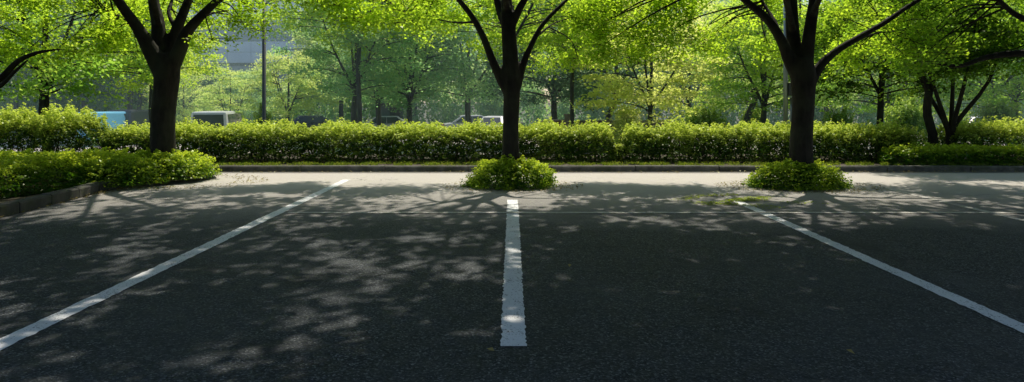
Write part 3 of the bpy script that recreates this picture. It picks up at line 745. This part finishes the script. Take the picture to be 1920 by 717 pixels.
proto = None
for i in range(22):
    px = -120+i*100+r2.uniform(-20, 20); Y = r2.uniform(49, 52)
    if proto is None:
        proto = mound('shrub', (0, 50, -.8), 2.6, 1.4, 2.5, 9000, .17, M['leaf_teal'], 'tall hazy shrub in the undergrowth line below the distant trees', 'shrub', 'undergrowth shrubs in the far background', stems=0, wl=1.2); o = proto
    else:
        o = proto.copy(); COL.objects.link(o)
        for ch in proto.children:
            c = ch.copy(); COL.objects.link(c); c.parent = o
    o.location = (bare_base(px, Y), Y, -.8); o.rotation_euler = (0, 0, r2.uniform(-.3, .3)); k_ = r2.uniform(.85, 1.25); o.scale = (k_, k_, k_*r2.uniform(1.4, 2.0))
# clipped round bushes beyond the hedge
for px0, px1, top, Y, lab in (
    (1278, 1362, 210, 25.5, 'wide flat-topped clipped bush left of the trees with slanting stems'),
    (1388, 1436, 211, 31, 'pale clipped bush between the slanting stem and the steel pole'),
    (1545, 1606, 213, 24, 'small round clipped bush just right of the sturdy right trunk'),
    (1664, 1742, 203, 23.5, 'largest round clipped bush, right of the Y-forked stem'),
    (1836, 1906, 199, 28, 'dark round clipped bush near the right edge'),
    (1768, 1822, 222, 24, 'low green bush seen behind the fan of thin stems'),
    (475, 512, 210, 27, 'tiny pale bush beside the foot of the lamp post')):
    z0 = tz(0, Y); h = EYE-(top-HY)*Y/F-z0; w = (px1-px0)*Y/F/2*1.12
    mound('clipped_bush', (bare_base((px0+px1)/2, Y), Y, z0), w, w*.8, h, int(6500*w*(w+h)), .07, M['leaf_clip'], lab, 'bush', 'clipped bushes beyond the hedge', stems=0, power=3.6)
mound('clipped_bush', (bare_base(1175, 29), 29, tz(0, 29)), .75, .7, 2.0, 6500, .09, M['leaf_yellow'], 'upright yellow-green bush at the end of the brown wall by the tiered tree', 'bush', 'clipped bushes beyond the hedge', stems=0)

# ---------------------------------------------------------------- street furniture beyond the hedge
t = empty('lamp_post', (bare_base(495, 23), 23, tz(0, 23)), 0, 'tall dark lamp post standing in front of the pale building', 'lamp post')
m = MB(); m.tube([(0, 0, 0), (0, 0, .25), (0, 0, .3), (0, 0, 6.6)], [.11, .11, .072, .055], 14); m.build('pole', M['pole'], t, True)
m = MB(); za = EYE-(57-HY)*23/F-tz(0, 23); m.tube([(-.42, 0, za+.06), (-.15, 0, za-.02), (.30, 0, za)], [.018, .02, .016], 8); m.build('cross_arm', M['pole'], t)
m = MB(); m.tube([(0, 0, 6.5), (0, .5, 6.9), (0, 1.1, 7.0)], [.045, .04, .035], 8); m.build('arm', M['pole'], t)
m = MB(); m.box(-.14, .14, .95, 1.6, 6.93, 7.06); m.build('lamp_head', M['pole'], t, bevel=.03)

t = empty('utility_pole', (bare_base(1473, 18.6), 18.6, .05), 0, 'grey steel pole with a meter cabinet, half hidden by the sturdy right trunk', 'pole')
m = MB(); m.tube([(0, 0, -.1), (0, 0, 2.6), (0, 0, 5.4)], [.062, .06, .05], 14); m.build('pole', M['steel'], t, True)
m = MB(); zb = EYE-(180-HY)*18.6/F-.05; m.box(.055, .27, -.12, .12, zb, zb+.36); m.build('cabinet', M['box'], t, bevel=.015)
m = MB(); m.box(.02, .30, -.14, .14, zb-.055, zb-.015); m.build('bracket', M['steel'], t)
m = MB(); m.tube([(.16, 0, -.1), (.16, 0, zb-.05)], [.04, .04], 10); m.build('conduit', M['steel'], t, True)

# low walls
t = empty('low_wall', (bare_base(1035, 30), 30, -.78), 0, 'short reddish low wall with a rounded end beside the stone pillar', 'wall')
w = 48*30/F; h = EYE-(224-HY)*30/F+.78
m = MB(); pr = [(-w/2, 0), (w/2, 0), (w/2, h-.07), (-w/2+.3, h-.07)]+[(-w/2+.3-.3*math.sin(a), h-.37+.3*math.cos(a)) for a in np.linspace(.2, 1.57, 6)]
m.prism(pr, -.15, .15); m.build('wall_body', M['red_wall'], t)
m = MB()
cp = [(w/2, h-.068), (-w/2+.3, h-.068)]+[(-w/2+.3-.302*math.sin(a), h-.37+.302*math.cos(a)) for a in np.linspace(.2, 1.45, 6)]
outer = [(x+(-.05*math.sin(min(1.5, max(0, i-1)*.25))), z+.055*math.cos(min(1.5, max(0, i-1)*.25))) for i, (x, z) in enumerate(cp)]
for i in range(len(cp)-1):
    m.prism([cp[i], cp[i+1], outer[i+1], outer[i]], -.18, .18)
m.build('coping', M['pillar'], t)
t = empty('stone_pillar', (bare_base(1067, 30), 30, -.78), 0, 'short square stone pillar at the right end of the reddish wall', 'pillar')
m = MB(); h = EYE-(214-HY)*30/F+.78; m.box(-.19, .19, -.19, .19, 0, h-.08); m.build('shaft', M['pillar'], t, bevel=.01)
m = MB(); m.box(-.22, .22, -.22, .22, h-.078, h); m.build('cap', M['pillar'], t, bevel=.012)
t = empty('brown_wall', (bare_base(1165, 31), 31, -.78), 0, 'brown masonry wall with a thin railing below the dark trees', 'wall')
h = EYE-(226-HY)*31/F+.78; w = 172*31/F
m = MB(); m.box(-w/2, w/2, -.15, .15, 0, h-.06); m.build('wall_body', M['brown_wall'], t)
m = MB(); m.box(-w/2-.03, w/2+.03, -.18, .18, h-.058, h); m.build('coping', M['pillar'], t, bevel=.01)
m = MB(); hr = h+13*31/F
for xx in (-.72, -.40, -.08): m.tube([(xx, 0, h-.02), (xx, 0, hr)], .018, 6)
m.tube([(-.76, 0, hr), (-.04, 0, hr)], .02, 6); m.tube([(-.74, 0, h+.1), (-.06, 0, h+.1)], .014, 6)
m.build('railing', M['steel'], t)
# grey shed
t = empty('shed', (bare_base(733, 44), 44, -.78), R(12), 'small grey shed between the stems left of centre', 'shed')
m = MB(); m.box(-.75, .75, -.6, .6, 0, 2.1); m.build('wall', M['shed'], t)
m = MB(); m.prism([(-.85, 2.1), (.85, 2.1), (.85, 2.17), (-.85, 2.28)], -.72, .72); m.build('roof', M['box'], t)
m = MB(); m.box(-.1, .55, -.63, -.602, .05, 1.95); dd = m.build('door', M['box'], t)
m = MB(); m.tube([(.47, -.65, .95), (.47, -.65, 1.1)], .015, 6); m.build('handle', M['steel'], dd)

# ---------------------------------------------------------------- vehicles
def vehicle(name, px, Y, rz, label, cat, paint_, typ, z=-.76):
    t = empty(name, (bare_base(px, Y), Y, z), rz, label, cat, 'vehicles on the road beyond the hedge')
    if typ == 'sedan':
        W = .86; prof = [(-2.15, .28), (-2.25, .55), (-2.2, .86), (-1.5, .95), (1.0, .93), (1.9, .80), (2.2, .60), (2.22, .28)]
        cb = [(-1.75, .93), (1.12, .92)]; ct = [(-1.0, 1.42), (.30, 1.43)]; wt = .62
    elif typ == 'minivan':
        W = .88; prof = [(-2.15, .28), (-2.22, .6), (-2.2, 1.0), (1.5, 1.0), (2.05, .88), (2.25, .6), (2.25, .28)]
        cb = [(-2.18, .99), (1.62, .98)]; ct = [(-2.02, 1.88), (.75, 1.90)]; wt = .74
    else:
        W = .74; prof = [(-1.65, .28), (-1.68, .95), (1.5, .95), (1.66, .8), (1.68, .28)]
        cb = [(-1.66, .94), (1.56, .94)]; ct = [(-1.60, 1.78), (1.05, 1.80)]; wt = .68
    m = MB(); m.prism(prof, -W, W)
    wb = W-.03
    V = [(cb[0][0], -wb, cb[0][1]), (cb[1][0], -wb, cb[1][1]), (cb[1][0], wb, cb[1][1]), (cb[0][0], wb, cb[0][1]),
         (ct[0][0], -wt, ct[0][1]), (ct[1][0], -wt, ct[1][1]), (ct[1][0], wt, ct[1][1]), (ct[0][0], wt, ct[0][1])]
    m.add(V, [(0, 1, 2, 3), (4, 7, 6, 5), (0, 4, 5, 1), (2, 6, 7, 3), (1, 5, 6, 2), (0, 3, 7, 4)])
    m.build('body', M[paint_], t, bevel=.11)
    V = np.array(V)
    def pane(nm, a, b, c, d, u0=.08, u1=.92, v0=.1, v1=.86, splits=1):
        a, b, c, d = [V[i] for i in (a, b, c, d)]
        nn = np.cross(b-a, d-a); nn /= np.linalg.norm(nn); cen = V.mean(0)
        if np.dot(nn, (a+c)/2-cen) < 0: nn = -nn
        us = np.linspace(u0, u1, splits+1)
        for i in range(splits):
            mm = MB(); q = []
            for u, v in ((us[i]+.008, v0), (us[i+1]-.008, v0), (us[i+1]-.008, v1), (us[i]+.008, v1)):
                p = (a*(1-u)+b*u)*(1-v)+(d*(1-u)+c*u)*v; q.append(p)
            mm.add([p+nn*.012 for p in q]+[p-nn*.03 for p in q], [(0, 1, 2, 3), (7, 6, 5, 4), (0, 4, 5, 1), (1, 5, 6, 2), (2, 6, 7, 3), (3, 7, 4, 0)])
            mm.build(nm, M['glass'], t)
    pane('windscreen', 1, 2, 6, 5); pane('rear_window', 0, 3, 7, 4)
    if typ == 'van':
        for s in ((0, 1, 5, 4), (3, 2, 6, 7)): pane('side_window', *s, u0=.62, u1=.95)
    else:
        for s in ((0, 1, 5, 4), (3, 2, 6, 7)): pane('side_window', *s, splits=3 if typ == 'minivan' else 2)
    xl = .62*(prof[-1][0]); 
    for sx in (-1, 1):
        for sy in (-1, 1):
            mm = MB(); mm.tube([(sx*xl, sy*(W-.17), .31), (sx*xl, sy*(W+.012), .31)], .31, 20); wh = mm.build('wheel', M['tyre'], t)
            mm = MB(); mm.tube([(sx*xl, sy*(W-.02), .31), (sx*xl, sy*(W+.022), .31)], [.2, .19], 14); mm.build('rim', M['steel'], wh)
    xf = max(p[0] for p in prof); xb = min(p[0] for p in prof)
    for sy in (-1, 1):
        mm = MB(); mm.box(xf-.12, xf+.012, sy*W*.72-.14, sy*W*.72+.14, .56, .70); mm.build('headlight', M['head'], t, bevel=.02)
        mm = MB(); mm.box(xb-.014, xb+.10, sy*W*.78-.10, sy*W*.78+.10, .62, .86); mm.build('tail_light', M['tail'], t, bevel=.02)
    return t
vehicle('van', 214, 37, R(62), 'blue panel van half hidden behind the hedge at the left', 'van', 'blue_car', 'van')
vehicle('car', 272, 39, R(80), 'dark car beside the stout left trunk, right of the blue van', 'car', 'dark_car', 'minivan')
vehicle('minivan', 412, 32.5, R(100), 'white minivan showing its roof and dark rear window above the hedge', 'van', 'white_car', 'minivan')
vehicle('car', 592, 45, R(20), 'dark saloon car right of the thin straight trunk', 'car', 'dark_car', 'sedan')
vehicle('car', 737, 43.5, R(5), 'pale silver car in front of the grey shed', 'car', 'silver_car', 'sedan')
vehicle('car', 893, 45.5, R(10), 'silver car just left of the middle trunk', 'car', 'silver_car', 'sedan')
vehicle('car', 931, 43, R(78), 'white car peeping out beside the middle trunk', 'car', 'white_car', 'sedan')
vehicle('car', 1836, 42, R(15), 'white car glinting behind the fan of thin stems', 'car', 'white_car', 'sedan')

# ---------------------------------------------------------------- building
YB = 78
x0, x1 = bare_base(-150, YB), bare_base(640, YB)
t = empty('building', (x0, YB, -.8), 0, 'pale blue-grey panelled office building rising behind the trees at the left', 'building')
Wd = x1-x0
zt = lambda py: EYE-(py-HY)*YB/F+.8
m = MB(); m.box(0, Wd, .4, 16, 0, 22); m.build('wall', M['dark_floor'], t)
bands = [(zt(118), zt(78)), (zt(40), zt(4)), (zt(-32), zt(-66))]
for z0, z1 in bands:
    m = MB(); k = 0; pw = 2.7; zz = (z0+z1)/2
    xx = 0.
    while xx < Wd-.1:
        e = min(xx+pw, Wd)
        m.box(xx+.02, e-.02, .02, .398, z0, zz-.02); m.box(xx+.02, e-.02, .02, .398, zz+.02, z1); xx = e
    m.build('panel_band', M['panel'], t)
for (z0, z1) in ((zt(78), zt(40)), (zt(4), zt(-32)), (zt(160), zt(122))):
    xx = 0.
    while xx < Wd-.5:
        e = min(xx+5.4, Wd)
        m = MB(); m.box(xx+.08, e-.08, .2, .398, z0+.1, z1-.1); wn = m.build('window', M['bglass'], t)
        m = MB()
        for q in (xx+.05, (xx+e)/2, e-.11): m.box(q, q+.06, .12, .198, z0+.06, z1-.06)
        m.build('mullion', M['steel'], wn)
        xx = e
m = MB(); m.box(-.3, Wd+.3, -.1, 16.3, 22, 22.5); m.build('roof', M['panel'], t)

k = NT('haze'); v = k.n('ShaderNodeVolumeScatter'); v.inputs['Color'].default_value = (.66, .97, .95, 1); v.inputs['Density'].default_value = .0056; v.inputs['Anisotropy'].default_value = .4
k.l(v.outputs[0], k.out.inputs['Volume'])
m = MB(); m.box(-90, 90, 21, 76, -.9, 13)
tag(m.build('haze', k.m), 'thin bluish summer haze between the far trees', 'haze', kind='stuff')
S.cycles.volume_bounces = 0
